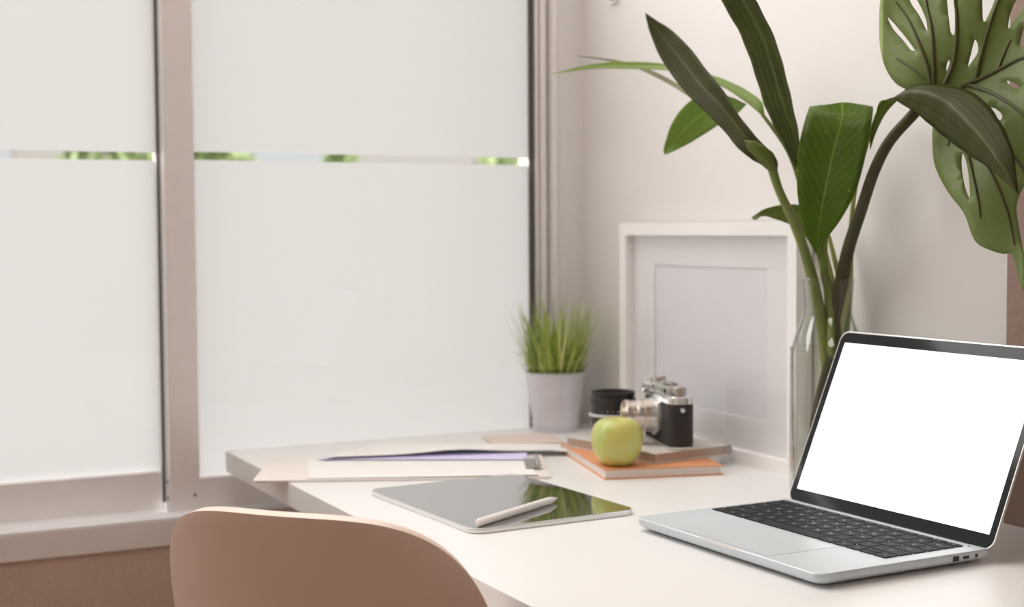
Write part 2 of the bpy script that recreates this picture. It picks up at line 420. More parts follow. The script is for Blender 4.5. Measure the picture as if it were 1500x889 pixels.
def key(x, y, w_, h_, s):
    bm = bmesh.new(); slab(bm, w_, h_, .0016, TZ, TZ+.0011, e=.0003, n=3)
    if s:
        n0 = len(bm.verts); f0 = len(bm.faces)
        bm.from_mesh(text_mesh(s)); bm.verts.ensure_lookup_table(); bm.faces.ensure_lookup_table()
        sc = .7 if h_ < .012 else 1
        for v in bm.verts[n0:]: v.co = Vector((v.co.x*sc + w_/2, v.co.y*sc + h_/2, TZ+.00116))
        for f in bm.faces[f0:]: f.material_index = 1
    obj('key', bm, [KEYM, LEG], kb, loc=(x, y, 0))
y = KY0
for ri, row in enumerate(rows):
    hh = RP if ri < 5 else .0105; x = KX0
    for wd, s in row:
        ww = abs(wd)*U
        if wd < 0:
            key(x+GAP/2, y+GAP/2, ww-GAP, hh/2-GAP, ''); key(x+GAP/2, y+hh/2+GAP/4, ww-GAP, hh/2-GAP, '')
        else: key(x+GAP/2, y+GAP/2, ww-GAP, hh-GAP, s)
        x += ww
    y += hh
# lid (local: x across, y along the lid, z out of the back)
LA = 1.1663; LH = .2108; lu0, lw = 0, .3075
lid = bpy.data.objects.new('lid', None)
lid = obj('lid', slab(bmesh.new(), lw, LH, .012, -.0046, 0, e=.0004, eb=.0028, x0=lu0), SILVE, lp, loc=(0, LD-.008, TZ-.002), rot=(LA, 0, 0), angle=60)
obj('bezel', slab(bmesh.new(), lw-.0028, LH-.0034, .0108, -.0004, .0003, e=.0002, x0=lu0+.0014, y0=.0016), BLK, lid)
bm = B(.0109, .2987, .0158, .0158+.1802, .0002, .00045)
obj('screen', bm, SCR, lid, smooth=False)
bm = bmesh.new(); lathe(bm, [(.0013, .0003), (.0012, .00042)], 16, (lw/2, LH-.0055, 0)); obj('webcam', bm, DARK, lid)

# ------------------------------------------------------------------ tablet and stylus
tb = thing('tablet', 'silver tablet lying flat on the desk with its dark glossy screen up', 'tablet', (.640, 1.3745, H), .0512)
obj('body', slab(bmesh.new(), .2149, .2806, .0175, 0, .0058, e=.0006, eb=.0009, n=10), mat('tablet_aluminium', (.80, .80, .79), .3, metal=.6), tb)
obj('screen', slab(bmesh.new(), .2125, .2782, .0165, .0056, .0063, e=.0003, n=10, x0=.0012, y0=.0012), mat('tablet_glass', (.03, .034, .042), .03, spec=1.0, coat=1.0, ior=2.6), tb)
a = Vector((.6495, 1.3835, H+.0063+.0045)); b = Vector((.792, 1.4665, H+.0063+.0045)); dr = b-a
st = thing('stylus', 'white round stylus pencil resting on the tablet screen', 'stylus', (a.x, a.y, H+.0063), math.atan2(dr.y, dr.x))
pw = mat('stylus_white', (.86, .84, .82), .3)
bm = bmesh.new(); lathe(bm, [(.0005, 0), (.0028, .0002), (.0039, .0011), (.00445, .003), (.00445, .145)], 28, (0, 0, .0045), 'X'); obj('barrel', bm, pw, st)
bm = bmesh.new(); lathe(bm, [(.00445, .1452), (.0040, .150), (.0022, .160), (.0010, .1645), (.0004, .166)], 28, (0, 0, .0045), 'X'); obj('tip', bm, pw, st)

# ------------------------------------------------------------------ apple, books
PAPER = mat('page_edges', (.86, .80, .76), .7, bump=(500, .3))
def book(name, label, cat, x, y, a, w_, d_, z, th, cover, pages=PAPER, cv=.0016, spine='left'):
    t = thing(name, label, cat, (x, y, H+z), radians(a))
    bm = bmesh.new(); box(bm, 0, w_, 0, d_, 0, cv, bev=.0005); box(bm, 0, w_, 0, d_, th-cv, th, bev=.0005)
    if spine == 'right': box(bm, w_-cv, w_, 0, d_, 0, th, bev=.0005)
    elif spine == 'back': box(bm, 0, w_, d_-cv, d_, 0, th, bev=.0005)
    obj('cover', bm, cover, t); obj('pages', B(.002, w_-.003, .002, d_-.002, cv, th-cv), pages, t, smooth=False)
    return t
ORG = mat('orange_cover', (.80, .36, .17), .55, noise=(30, .06))
book('notebook', 'orange covered notebook lying flat under the grey notebook and the apple', 'notebook', .934, 1.598, -15, .163, .238, 0, .0135, ORG, spine='back')
GRY = mat('grey_cover', (.70, .66, .63), .5, noise=(20, .05))
t = book('notebook', 'pale grey notebook with worn brown edges on top of the orange one', 'notebook', 1.014, 1.601, 8, .132, .20, .0137, .0143, GRY, pages=mat('kraft_pages', (.52, .41, .34), .7, bump=(500, .4)))
# rolled soft spine of the grey notebook
bm = bmesh.new(); tube(bm, [(.134, .001, .0072), (.134, .10, .0072), (.134, .199, .0072)], .0072, 18)
obj('rolled_spine', bm, mat('grey_spine', (.42, .37, .34), .5), t)

ap = thing('apple', 'whole green apple resting on the front corner of the orange notebook', 'apple', (.9685, 1.623, H+.0137))
prof = [(.003, .0035), (.009, .0020), (.0135, .0), (.0185, .0012), (.026, .0085), (.0315, .0185), (.0345, .031), (.0342, .042), (.0305, .0525), (.0235, .0595), (.0165, .062), (.010, .0605), (.005, .0565), (.001, .053)]
c = catmull([Vector((r, z, 0)) for r, z in prof], 4)
AP = bpy.data.materials.new('apple_skin'); AP.use_nodes = True; _n = AP.node_tree; _b = _n.nodes['Principled BSDF']
_tc = _n.nodes.new('ShaderNodeTexCoord'); _nz = _n.nodes.new('ShaderNodeTexNoise'); _nz.inputs['Scale'].default_value = 28; _n.links.new(_tc.outputs['Object'], _nz.inputs['Vector'])
_cr = _n.nodes.new('ShaderNodeValToRGB'); _n.links.new(_nz.outputs[0], _cr.inputs[0])
_cr.color_ramp.elements[0].color = (.60, .56, .14, 1); _cr.color_ramp.elements[1].color = (.52, .60, .18, 1); _cr.color_ramp.elements[0].position = .4; _cr.color_ramp.elements[1].position = .6
_n.links.new(_cr.outputs[0], _b.inputs['Base Color']); _b.inputs['Roughness'].default_value = .33; _b.inputs['Coat Weight'].default_value = .2
_b.inputs['Subsurface Weight'].default_value = .15; _b.inputs['Subsurface Radius'].default_value = (.01, .012, .003)
bm = bmesh.new(); lathe(bm, [(v.x, v.y) for v in c], 56, wob=lambda a, z: .022*cos(5*a+.4)*(.3+abs(z-.03)/.03*.5) + .012*cos(2*a))
obj('flesh', bm, AP, ap)
bm = bmesh.new(); tube(bm, [(0, 0, .052), (.0006, .0008, .0555), (.0012, .0018, .0585)], [.0014, .001, .0016], 8); obj('stem', bm, mat('apple_stem', (.16, .10, .05), .7), ap)

# ------------------------------------------------------------------ film camera (local x = towards its back, y = along the body, z up)
CH = mat('satin_chrome', (.74, .74, .73), .26, metal=.85)
CHW = mat('lens_nickel', (.72, .66, .60), .24, metal=.9)
LEA = mat('black_leatherette', (.022, .018, .017), .6, bump=(900, .6))
KN = mat('knob_metal', (.46, .41, .37), .32, metal=.9)
LGL = mat('lens_glass', (.01, .012, .02), .03, spec=.8, coat=.6)
cm = thing('film_camera', 'vintage chrome and black leather film camera with silver lens on the grey notebook', 'camera', (1.045, 1.612, H+.0282), -.30)
CL, CW = .136, .033
def stadium(w_, l, z, d=0, n=10, bul=0):
    """rounded-end body outline: w_ thick along x, l long along y"""
    return [(x, y, z) for x, y in [(q[0]+d, q[1]+d) for q in rrect(w_-2*d, l-2*d, min(.0125, (w_-2*d)/2.05), n)]]
bm = bmesh.new(); loft(bm, [stadium(CW, CL, z) for z in (.0035, .060)]); body = obj('body', bm, LEA, cm)
bm = bmesh.new(); loft(bm, [stadium(CW, CL, 0, .0012), stadium(CW, CL, .001), stadium(CW, CL, .0038)]); obj('bottom_plate', bm, CH, cm)
bm = bmesh.new(); loft(bm, [stadium(CW, CL, .059, -.0002), stadium(CW, CL, .0675, -.0002), stadium(CW, CL, .0685, .0009)])
tpz = obj('top_plate', bm, CH, cm)
bm = bmesh.new(); box(bm, .0045, CW-.003, .030, .108, .0675, .0785, bev=.002)            # raised rangefinder housing
obj('rangefinder_housing', bm, CH, tpz)
for y in (.036, .096):
    hb = obj('rangefinder_window', B(.0030, .0050, y-.0062, y+.0055, .0690, .0772, bev=.0006), CH, tpz)
    obj('glass', B(.0024, .0031, y-.0042, y+.0036, .0703, .0758), LGL, hb, smooth=False)
bm = bmesh.new(); lathe(bm, [(.0072, .0048), (.0072, -.0045), (.0060, -.0052), (.0050, -.0040), (.0050, -.001)], 28, (0, .116, .070), 'X'); vf = obj('viewfinder_bezel', bm, CH, tpz)
bm = bmesh.new(); lathe(bm, [(.0049, -.002), (.0049, -.0032)], 24, (0, .116, .070), 'X'); obj('glass', bm, LGL, vf)
def knob(x, y, z, r, h_, name, m=KN):
    bm = bmesh.new(); lathe(bm, [(r*.55, 0), (r*.55, h_*.3), (r*.97, h_*.34), (r, h_*.42), (r, h_*.9), (r*.9, h_), (r*.3, h_), (r*.25, h_*.92)], 40, (x, y, z), wob=lambda a, zz: .025*(1 if int(a/(2*pi)*40) % 2 else -1))
    return obj(name, bm, m, tpz)
knob(.0165, .0155, .0685, .0088, .0115, 'rewind_knob'); knob(.0165, .122, .0685, .0090, .0130, 'winding_knob')
knob(.0150, .0985, .0785, .0066, .0075, 'shutter_dial')
bm = bmesh.new(); lathe(bm, [(.0052, .0785), (.0052, .0805), (.0030, .0808), (.0028, .083), (.0012, .0835)], 20, (.015, .083, 0)); obj('shutter_button', bm, CH, tpz)
bm = bmesh.new(); box(bm, .0085, .0235, .050, .072, .0785, .0800, bev=.0005); box(bm, .0085, .0105, .050, .072, .080, .0812); box(bm, .0215, .0235, .050, .072, .080, .0812)
obj('accessory_shoe', bm, KN, tpz)
bm = bmesh.new(); lathe(bm, [(.0036, .0004), (.0030, -.0016), (.0012, -.0022)], 20, (.0165, -.0002, .052), 'Y'); obj('strap_lug', bm, CH, cm)
bm = bmesh.new(); lathe(bm, [(.0036, -.0004), (.0030, .0016), (.0012, .0022)], 20, (.0165, CL+.0002, .052), 'Y'); obj('strap_lug', bm, CH, cm)
bm = bmesh.new(); box(bm, CW-.0008, CW+.0012, .012, CL-.012, .006, .057, bev=.0006); obj('back_panel', bm, LEA, cm)
cm.scale = (1.05, 1.05, 1.05); ly, lz = .066, .0385
bm = bmesh.new()
lathe(bm, [(.0262, .0005), (.0262, -.0050), (.0225, -.0060), (.0222, -.0125)], 64, (0, ly, lz), 'X', wob=lambda a, z: .045*max(0, cos(8*a)) if z > -.0052 else 0)
fl = obj('lens_mount', bm, CH, cm)
bm = bmesh.new(); lathe(bm, [(.0215, -.0120), (.0222, -.0125), (.0222, -.0200), (.0205, -.0212), (.0205, -.0290), (.0195, -.0300), (.0190, -.0370), (.0205, -.0385), (.0205, -.0440), (.0195, -.0450), (.0178, -.0445), (.0165, -.0360), (.0150, -.0355)], 56, (0, ly, lz), 'X')
ln = obj('lens_barrel', bm, CHW, cm)
bm = bmesh.new(); lathe(bm, [(.0207, -.0240), (.0215, -.0245), (.0215, -.0275), (.0207, -.0280)], 60, (0, ly, lz), 'X', wob=lambda a, z: .015*(1 if int(a/(2*pi)*60) % 2 else -1)); obj('aperture_ring', bm, CH, ln)
bm = bmesh.new(); lathe(bm, [(.0164, -.0362), (.0115, -.0338), (.0110, -.0335)], 40, (0, ly, lz), 'X'); obj('inner_ring', bm, DARK, ln)
bm = bmesh.new(); lathe(bm, [(.0112, -.0335), (.0095, -.0352), (.0055, -.0364), (.0005, -.0368)], 40, (0, ly, lz), 'X'); obj('front_element', bm, LGL, ln)

# ------------------------------------------------------------------ black lens standing on the notebook
BL = mat('lens_black', (.020, .019, .019), .38)
lz_ = thing('camera_lens', 'black camera lens with a white ring standing upright behind the apple', 'camera lens', (1.046, 1.765, H+.0282), .4)
bm = bmesh.new(); lathe(bm, [(.0265, 0), (.0275, .0008), (.0275, .013), (.0318, .019), (.0325, .0305)], 56, wob=None); obj('mount_barrel', bm, BL, lz_)
bm = bmesh.new(); lathe(bm, [(.0326, .0303), (.0346, .0308), (.0348, .0338), (.0328, .0345)], 56); obj('white_ring', bm, mat('lens_ring', (.72, .70, .69), .35), lz_)
bm = bmesh.new(); lathe(bm, [(.0322, .0344), (.0322, .0440), (.0330, .0450), (.0330, .0560), (.0312, .0575), (.0312, .0600), (.0322, .0606), (.0318, .0655), (.0300, .0658), (.0292, .062)], 72, wob=lambda a, z: .006*(1 if int(a/(2*pi)*72) % 2 else -1) if .045 <= z <= .0561 else 0)
lb = obj('focus_barrel', bm, BL, lz_)
bm = bmesh.new(); lathe(bm, [(.0293, .0622), (.022, .055), (.012, .0565), (.001, .0572)], 48); obj('front_element', bm, LGL, lz_)
bm = bmesh.new()                                     # engraved index marks
for i in range(9):
    a = 3.3 + i*.24; x, y = .0324*cos(a), .0324*sin(a); r = .0010 if i % 2 else .0007
    q = bmesh.ops.create_icosphere(bm, subdivisions=1, radius=r); bmesh.ops.translate(bm, verts=q['verts'], vec=(x, y, .0392))
obj('index_marks', bm, mat('index_paint', (.6, .6, .6), .5), lb)

# ------------------------------------------------------------------ grass in the galvanised pot
ZN = mat('galvanised_steel', (.80, .80, .85), .36, metal=.25, noise=(14, .16), bump=(60, .15))
pt = thing('flower_pot', 'galvanised steel pot of bright green grass in the window corner', 'potted plant', (1.100, 2.040, H))
prof = [(.0355, 0), (.0372, .0008), (.0372, .010), (.0384, .0115), (.0384, .0135), (.0374, .015), (.0388, .024), (.0480, .0905), (.0480, .0925), (.0498, .0935), (.0500, .0955), (.0485, .0962), (.0468, .0945), (.0462, .084)]
bm = bmesh.new(); lathe(bm, prof, 64); box(bm, -.0012, .0012, -.0485, -.0478, .02, .03)
obj('pot', bm, ZN, pt)
bm = bmesh.new(); lathe(bm, [(.0463, .082), (.0463, .086), (.03, .088), (.001, .089)], 40); obj('soil', bm, mat('soil', (.06, .045, .03), .95, bump=(200, 1)), pt)
random.seed(5)
GR = [mat('grass_a', (.46, .56, .12), .5), mat('grass_b', (.26, .36, .06), .5), mat('grass_c', (.66, .72, .28), .5)]
bm = bmesh.new()
def blade(bm, x, y, ang, lean, L, w_, mi, curl=.5):
    pts = []; n = 7; a_ = lean; p = Vector((x, y, .086)); o_ = Vector((cos(ang), sin(ang), 0)); s = Vector((-sin(ang), cos(ang), 0))
    prev = None
    for i in range(n+1):
        t = i/n; wd = w_*(1-t**2.2)*(.7+.3*min(1, t*4))+.00008
        dirv = (o_*sin(a_) + Vector((0, 0, cos(a_))))
        nn = (o_*cos(a_) - Vector((0, 0, sin(a_))))
        row = [bm.verts.new(p - s*wd), bm.verts.new(p + nn*wd*.45), bm.verts.new(p + s*wd)]
        if prev:
            for k in range(2):
                f = bm.faces.new((prev[k], prev[k+1], row[k+1], row[k])); f.material_index = mi
        prev = row; p = p + dirv*(L/n); a_ += curl/n
for i in range(210):
    r = .041*math.sqrt(random.random()); a = random.random()*2*pi; x, y = r*cos(a), r*sin(a)
    blade(bm, x, y, a + random.uniform(-.7, .7), .04 + (r/.041)*.36*random.uniform(.4, 1.25), random.uniform(.06, .140), random.uniform(.0013, .0025), random.choice((0, 0, 1, 1, 2)), random.uniform(-.1, .7))
for i in range(120):
    r = .040*math.sqrt(random.random()); a = random.random()*2*pi
    blade(bm, r*cos(a), r*sin(a), a + random.uniform(-1.2, 1.2), .08 + (r/.041)*.4*random.uniform(.4, 1.4), random.uniform(.035, .075), random.uniform(.0013, .0026), random.choice((0, 1, 1, 2)), random.uniform(.3, 1.5))
blade(bm, -.040, -.01, 3.6, 1.0, .045, .0006, 1, .1); blade(bm, .03, -.02, -.5, .55, .10, .0007, 2, .3)
tuft = obj('grass_tuft', bm, GR, pt)

# ------------------------------------------------------------------ papers and clipboard at the far end of the desk
def poly_slab(bm, pts, z0, z1, mi=0):
    lo = [bm.verts.new((x, y, z0)) for x, y in pts]; hi = [bm.verts.new((x, y, z1)) for x, y in pts]
    bm.faces.new(lo[::-1]).material_index = mi; bm.faces.new(hi).material_index = mi; n = len(pts)
    for i in range(n): bm.faces.new((lo[i], lo[(i+1) % n], hi[(i+1) % n], hi[i])).material_index = mi
def sheet(name, pts, zf, m, parent=None, n=14, th=.0005, base=H):
    """quad sheet of paper a-b-c-d whose height over the desk is zf(u, v)"""
    a, b, c_, d = [Vector((*p, 0)) for p in pts]; bm = bmesh.new(); g = []
    for j in range(n+1):
        v = j/n; row = []
        for i in range(n+1):
            u = i/n; p = a.lerp(b, u).lerp(d.lerp(c_, u), v); row.append(bm.verts.new((p.x, p.y, base + zf(u, v))))
        g.append(row)
    for j in range(n):
        for i in range(n): bm.faces.new((g[j][i], g[j][i+1], g[j+1][i+1], g[j+1][i]))
    r = bmesh.ops.extrude_face_region(bm, geom=list(bm.faces))
    for v in [q for q in r['geom'] if isinstance(q, bmesh.types.BMVert)]: v.co.z += th
    return obj(name, bm, m, parent)
WP = mat('white_paper', (.88, .865, .855), .6)
LAV = mat('lavender_paper', (.72, .69, .97), .6)
cA, cB, cC, cD = (.521, 1.797), (.876, 1.638), (.952, 1.808), (.597, 1.967)
cbo = thing('clipboard', 'beige clipboard sticking out over the left edge of the desk', 'clipboard', (.74, 1.80, H))
bm = bmesh.new(); L_ = math.dist(cA, cB); W_ = math.dist(cB, cC); an = math.atan2(cB[1]-cA[1], cB[0]-cA[0])
slab(bm, L_, W_, .008, 0, .0032, e=.0006, n=6)
cb = obj('board', bm, mat('clipboard_board', (.84, .78, .74), .5), cbo, loc=(cA[0]-.74, cA[1]-1.80, 0), rot=(0, 0, an))
bm = bmesh.new(); box(bm, L_-.030, L_-.010, W_/2-.040, W_/2+.040, .0054, .0064, bev=.0004); 
tube(bm, [(L_-.012, W_/2-.040, .0094), (L_-.012, W_/2, .0094), (L_-.012, W_/2+.040, .0094)], .0032, 14)
obj('clip', bm, mat('clip_steel', (.5, .48, .47), .25, metal=.9), cb)
ax = Vector((cos(an), sin(an))); ay = Vector((-sin(an), cos(an)))
def cl(u, v): p = Vector(cA) + ax*u + ay*v; return (p.x, p.y)
tag(sheet('paper_sheet', [cl(.072, .006), cl(L_-.016, .004), cl(L_-.03, W_-.03), cl(.055, W_-.02)], lambda u, v: .0036+.0012*(1-v)*u, WP), 'white paper sheet lying on the beige clipboard in front of the lavender sheet', 'paper')
tag(sheet('folder', [(.645, 1.905), (.905, 1.762), (.940, 1.832), (.73, 1.960)], lambda u, v: .0056+.0012*v, LAV), 'lavender paper folder sheet showing between white sheets behind the clipboard', 'folder')
tag(sheet('paper_sheet', [(.650, 1.897), (.985, 1.793), (1.020, 1.848), (.78, 1.99)], lambda u, v: (.0075+.0050*math.exp(-((u-.55)/.16)**2)*(1-v)**2+.002*(1-v))*(1-.35*min(1, max(0, (u-.93)/.07))), WP), 'white curled paper sheet lying over the far side of the lavender folder', 'paper')
bk = thing('booklet', 'thin beige booklet lying flat in front of the grass pot', 'booklet', (.931, 1.926, H), -.25)
obj('cover', slab(bmesh.new(), .112, .095, .003, 0, .0036, e=.0006, n=4), mat('booklet_cover', (.80, .68, .62), .55), bk)
obj('pages', B(.0008, .1125, .0015, .093, .0010, .0026), PAPER, bk, smooth=False)

# ------------------------------------------------------------------ picture frame against the wall
FY0, FY1, FZ, FX = 1.490, 1.936, .3365, 1.160
pf = thing('picture_frame', 'white picture frame with a blank mat leaning on the wall behind the camera', 'picture frame', (FX, FY0, H))
FRM = mat('frame_white', (.93, .92, .915), .4)
w_ = FY1-FY0; q = .019; D_ = .026
bm = bmesh.new()
def mould(bm, a, b, c, d):                         # one mitred side of the frame, a-b outer edge, c-d inner edge (y,z)
    pts = [(a, b, c, d)]
    f0 = [bm.verts.new((0, *p)) for p in (a, b, c, d)]; f1 = [bm.verts.new((D_, *p)) for p in (a, b, c, d)]
    bm.faces.new(f0); bm.faces.new(f1[::-1])
    for i in range(4): bm.faces.new((f0[i], f0[(i+1) % 4], f1[(i+1) % 4], f1[i]))
O = [(0, 0), (w_, 0), (w_, FZ), (0, FZ)]; I = [(q, q), (w_-q, q), (w_-q, FZ-q), (q, FZ-q)]
for i in range(4): mould(bm, O[i], O[(i+1) % 4], I[(i+1) % 4], I[i])
bmesh.ops.remove_doubles(bm, verts=bm.verts, dist=1e-5)
obj('frame_moulding', bm, FRM, pf, smooth=False)
obj('backing', B(.018, .024, q-.002, w_-q+.002, q-.002, FZ-q+.002), FRM, pf, smooth=False)
bm = bmesh.new(); mo = [(q, q), (w_-q, q), (w_-q, FZ-q), (q, FZ-q)]; m1, m2 = .062, .045
mi_ = [(q+m1, q+m2), (w_-q-m1, q+m2), (w_-q-m1, FZ-q-m2), (q+m1, FZ-q-m2)]
for x in (.0140, .0158):
    a_ = [bm.verts.new((x, *p)) for p in mo]; b_ = [bm.verts.new((x, *p)) for p in mi_]
    for i in range(4): bm.faces.new((a_[i], a_[(i+1) % 4], b_[(i+1) % 4], b_[i]))
bm.verts.ensure_lookup_table(); vv = list(bm.verts)
for i in range(4): bm.faces.new((vv[4+i], vv[4+(i+1) % 4], vv[12+(i+1) % 4], vv[12+i]))
obj('mat_board', bm, mat('mat_white', (.92, .91, .91), .8), pf, smooth=False)
obj('blank_print', B(.0160, .0170, q+.05, w_-q-.05, q+.035, FZ-q-.035), mat('print_white', (.87, .87, .90), .6), pf, smooth=False)
obj('glass', B(.0095, .0115, q-.001, w_-q+.001, q-.001, FZ-q+.001), glass_mat('frame_glass', (.98, .98, .985), refl=1.4), pf, smooth=False)

# small hook on the wall above the frame
hk = thing('wall_hook', 'small white adhesive hook stuck high on the wall', 'hook', (XW, 1.998, H+.698))
obj('plate', B(-.003, 0, -.011, .011, -.008, .035, bev=.001), mat('hook_white', (.85, .8, .77), .4), hk)
bm = bmesh.new(); tube(bm, [(-.002, -.006, .004), (-.010, -.006, -.002), (-.016, -.006, .002), (-.017, -.006, .010)], .0028, 10); obj('hook_arm', bm, mat('hook_brown', (.35, .24, .18), .5), hk)

# ------------------------------------------------------------------ glass vase
VX, VY = 1.137, 1.398
va = thing('vase', 'tall clear glass carafe vase of water standing behind the laptop screen', 'vase', (VX, VY, H))
outer = [(.030, 0), (.043, .002), (.0455, .008), (.0455, .165), (.0448, .176), (.041, .190), (.0350, .206), (.0310, .218), (.0298, .226), (.0302, .240), (.0318, .258), (.0322, .2645)]
inner = [(r-.0022, z) for r, z in outer[::-1][:-3]] + [(.041, .010), (.001, .009)]
bm = bmesh.new()
oc = [(v.x, v.y) for v in catmull([Vector((r, z, 0)) for r, z in outer], 3)]
lathe(bm, [(.001, 0)] + oc + [(.0312, .2655), (.0300, .2645)] + inner[1:], 64, caps=False)
obj('glass_body', bm, VGL, va)
wl = .2205
wp = [(.0405, .0115), (.0428, .014), (.0428, .165), (.0422, .176), (.0386, .190), (.0328, .206), (.0290, .217), (.0282, wl)]
bm = bmesh.new(); lathe(bm, wp, 56); obj('water', bm, WAT, va)

# ------------------------------------------------------------------ foliage (each cut stem is a thing)
def to_local(root, pts): return [Vector(p) - root.location for p in pts]
def leaf(name, parent, left, right, m, n=26, mcols=8, cup=.004, th=.0006, mid=None):
    """left / right edge curves as (x, y, D) triples from base to tip"""
    Lc = resample(catmull([P(*p) for p in left], 6), n); Rc = resample(catmull([P(*p) for p in right], 6), n)
    Mc = resample(catmull([P(*p) for p in mid], 6), n) if mid else [a.lerp(b, .5) for a, b in zip(Lc, Rc)]
    bm = bmesh.new(); uvl = bm.loops.layers.uv.new('UVMap'); g = []
    for j in range(n):
        row = []
        acr = Rc[j]-Lc[j]; al = (Mc[min(j+1, n-1)]-Mc[max(j-1, 0)])
        nn = acr.cross(al); nn = nn.normalized() if nn.length > 1e-9 else Vector((0, 0, 1))
        if nn.dot(CAM - Mc[j]) < 0: nn = -nn
        for i in range(mcols+1):
            u = i/mcols
            p = Lc[j].lerp(Mc[j], u*2) if u < .5 else Mc[j].lerp(Rc[j], u*2-1)
            k = min(1, acr.length/.03)
            p = p - nn*cup*k*(1-abs(2*u-1)**1.3)*(1) + nn*.0008*math.sin(j*1.7+i)*k
            row.append(bm.verts.new(p - parent.location))
        g.append(row)
    for j in range(n-1):
        for i in range(mcols):
            f = bm.faces.new((g[j][i], g[j][i+1], g[j+1][i+1], g[j+1][i]))
            for lp_, (uu, vv_) in zip(f.loops, ((i, j), (i+1, j), (i+1, j+1), (i, j+1))): lp_[uvl].uv = (uu/mcols, vv_/(n-1))
    o = obj(name, bm, m, parent, angle=180)
    sm = o.modifiers.new('thickness', 'SOLIDIFY'); sm.thickness = th; sm.offset = 0
    return o
def stem(name, parent, pts, rad, m):
    bm = bmesh.new(); tube(bm, [P(*p[:3]) - parent.location if len(p) == 3 else Vector((p[0]-parent.location.x, p[1]-parent.location.y, p[2]-parent.location.z)) for p in pts], rad, 12)
    return obj(name, bm, m, parent)
def W(dx, dy, z): return (VX+dx, VY+dy, H+z, 0)      # a point inside the vase
DV = 1.765

# A: thick stem with the dark folded leaf
rA = thing('foliage_stem', 'thick green stem with a dark leaf whose tip points to upper left', 'plant stem', (VX-.005, VY+.01, H+.0125), 0, 'cut foliage stems in the vase')
stem('stem', rA, [(1130, 243, 1.70), (1141, 278, 1.71), (1158, 315, 1.725), (1174, 355, 1.74), (1188, 400, 1.755), (1197, 440, 1.765), (1207, 490, 1.77), W(.002, -.008, .10), W(.012, -.016, .04), W(.018, -.02, .0135)],
     [.0058, .0052, .0056, .006, .0068, .0072, .0078, .0078, .007, .0065], STEM)
leaf('leaf', rA, [(1133, 246, 1.70), (1108, 238, 1.70), (1084, 220, 1.71), (1062, 194, 1.73), (1038, 169, 1.75), (1008, 140, 1.78), (984, 110, 1.81), (965, 80, 1.83), (951, 45, 1.85), (945, 19, 1.86)],
     [(1138, 246, 1.69), (1133, 228, 1.68), (1112, 205, 1.69), (1086, 174, 1.71), (1058, 130, 1.74), (1036, 104, 1.77), (1012, 72, 1.80), (985, 45, 1.83), (962, 30, 1.85), (945, 18.5, 1.86)], GREEND, cup=.008)
leaf('sheath', rA, [(1126, 250, 1.695), (1112, 238, 1.70), (1098, 222, 1.70), (1090, 205, 1.70)], [(1139, 250, 1.69), (1139, 236, 1.685), (1130, 222, 1.68), (1108, 206, 1.69)], GREENP if False else GREEN1, n=12, cup=-.004)
# B: stem with the tall strap leaf, the thin arching leaf and the pale leaves behind
rB = thing('foliage_stem', 'slim stem carrying the tall strap leaf and a thin arching pale leaf', 'plant stem', (VX, VY, H+.0125), 0, 'cut foliage stems in the vase')
sB_ = stem('stem', rB, [(1117, 168, 1.74), (1134, 190, 1.73), (1152, 216, 1.72), (1165, 243, 1.71), (1176, 280, 1.72), (1189, 330, 1.74), (1203, 380, 1.76), (1213, 430, 1.77), W(.004, 0, .17), W(-.008, -.004, .08), W(-.014, -.006, .0135)],
      [.0022, .0026, .003, .0038, .004, .0042, .005, .0055, .006, .006, .0055], STEM)
leaf('leaf', rB, [(1163, 243, 1.71), (1146, 208, 1.70), (1122, 160, 1.67), (1103, 100, 1.63), (1084, 50, 1.60), (1056, 0, 1.57), (1038, -40, 1.55), (1020, -100, 1.53)],
     [(1168, 243, 1.705), (1172, 214, 1.68), (1165, 172, 1.65), (1152, 115, 1.62), (1138, 65, 1.59), (1120, 25, 1.57), (1094, -18, 1.55), (1021, -101, 1.53)], GREEND if False else leaf_mat('leaf_strap', (.115, .15, .032), (.055, .075, .02), veins=7, trans=.15, spec=.18), n=30, cup=.010)
leaf('leaf', rB, [(1119, 172, 1.74), (1110, 164, 1.745), (1096, 152, 1.76), (1060, 128, 1.80), (1020, 111, 1.84), (975, 103, 1.89), (920, 101, 1.94), (870, 101, 1.98), (810, 108, 2.03)],
     [(1120, 168, 1.74), (1117, 150, 1.745), (1106, 140, 1.76), (1075, 122, 1.80), (1035, 108, 1.84), (980, 94, 1.89), (920, 90, 1.94), (870, 93, 1.98), (810, 107.5, 2.03)], GREENP, cup=.003)
leaf('leaf', rB, [(1075, 158, 1.86), (1045, 152, 1.87), (1012, 143, 1.89), (985, 126, 1.92), (950, 108, 1.95), (915, 94, 1.98), (845, 82, 2.02)],
     [(1075, 155, 1.86), (1045, 146, 1.87), (1015, 134, 1.89), (990, 121, 1.92), (955, 103, 1.95), (915, 90, 1.98), (845, 81, 2.02)], leaf_mat('leaf_brownish', (.27, .26, .15), (.2, .19, .12), veins=5, trans=.2), cup=.002, n=18)
leaf('leaf', rB, [(1092, 152, 1.80), (1070, 142, 1.82), (1040, 136, 1.84), (1018, 143, 1.86), (998, 160, 1.88), (982, 185, 1.90), (972, 218, 1.92), (973, 226, 1.92)],
     [(1093, 153, 1.80), (1078, 168, 1.82), (1060, 178, 1.84), (1045, 188, 1.86), (1028, 199, 1.88), (1008, 211, 1.90), (988, 221, 1.91), (973.5, 227, 1.92)], GREENP if False else leaf_mat('leaf_fresh', (.23, .335, .075), (.17, .26, .05), veins=6, trans=.35), cup=.004)
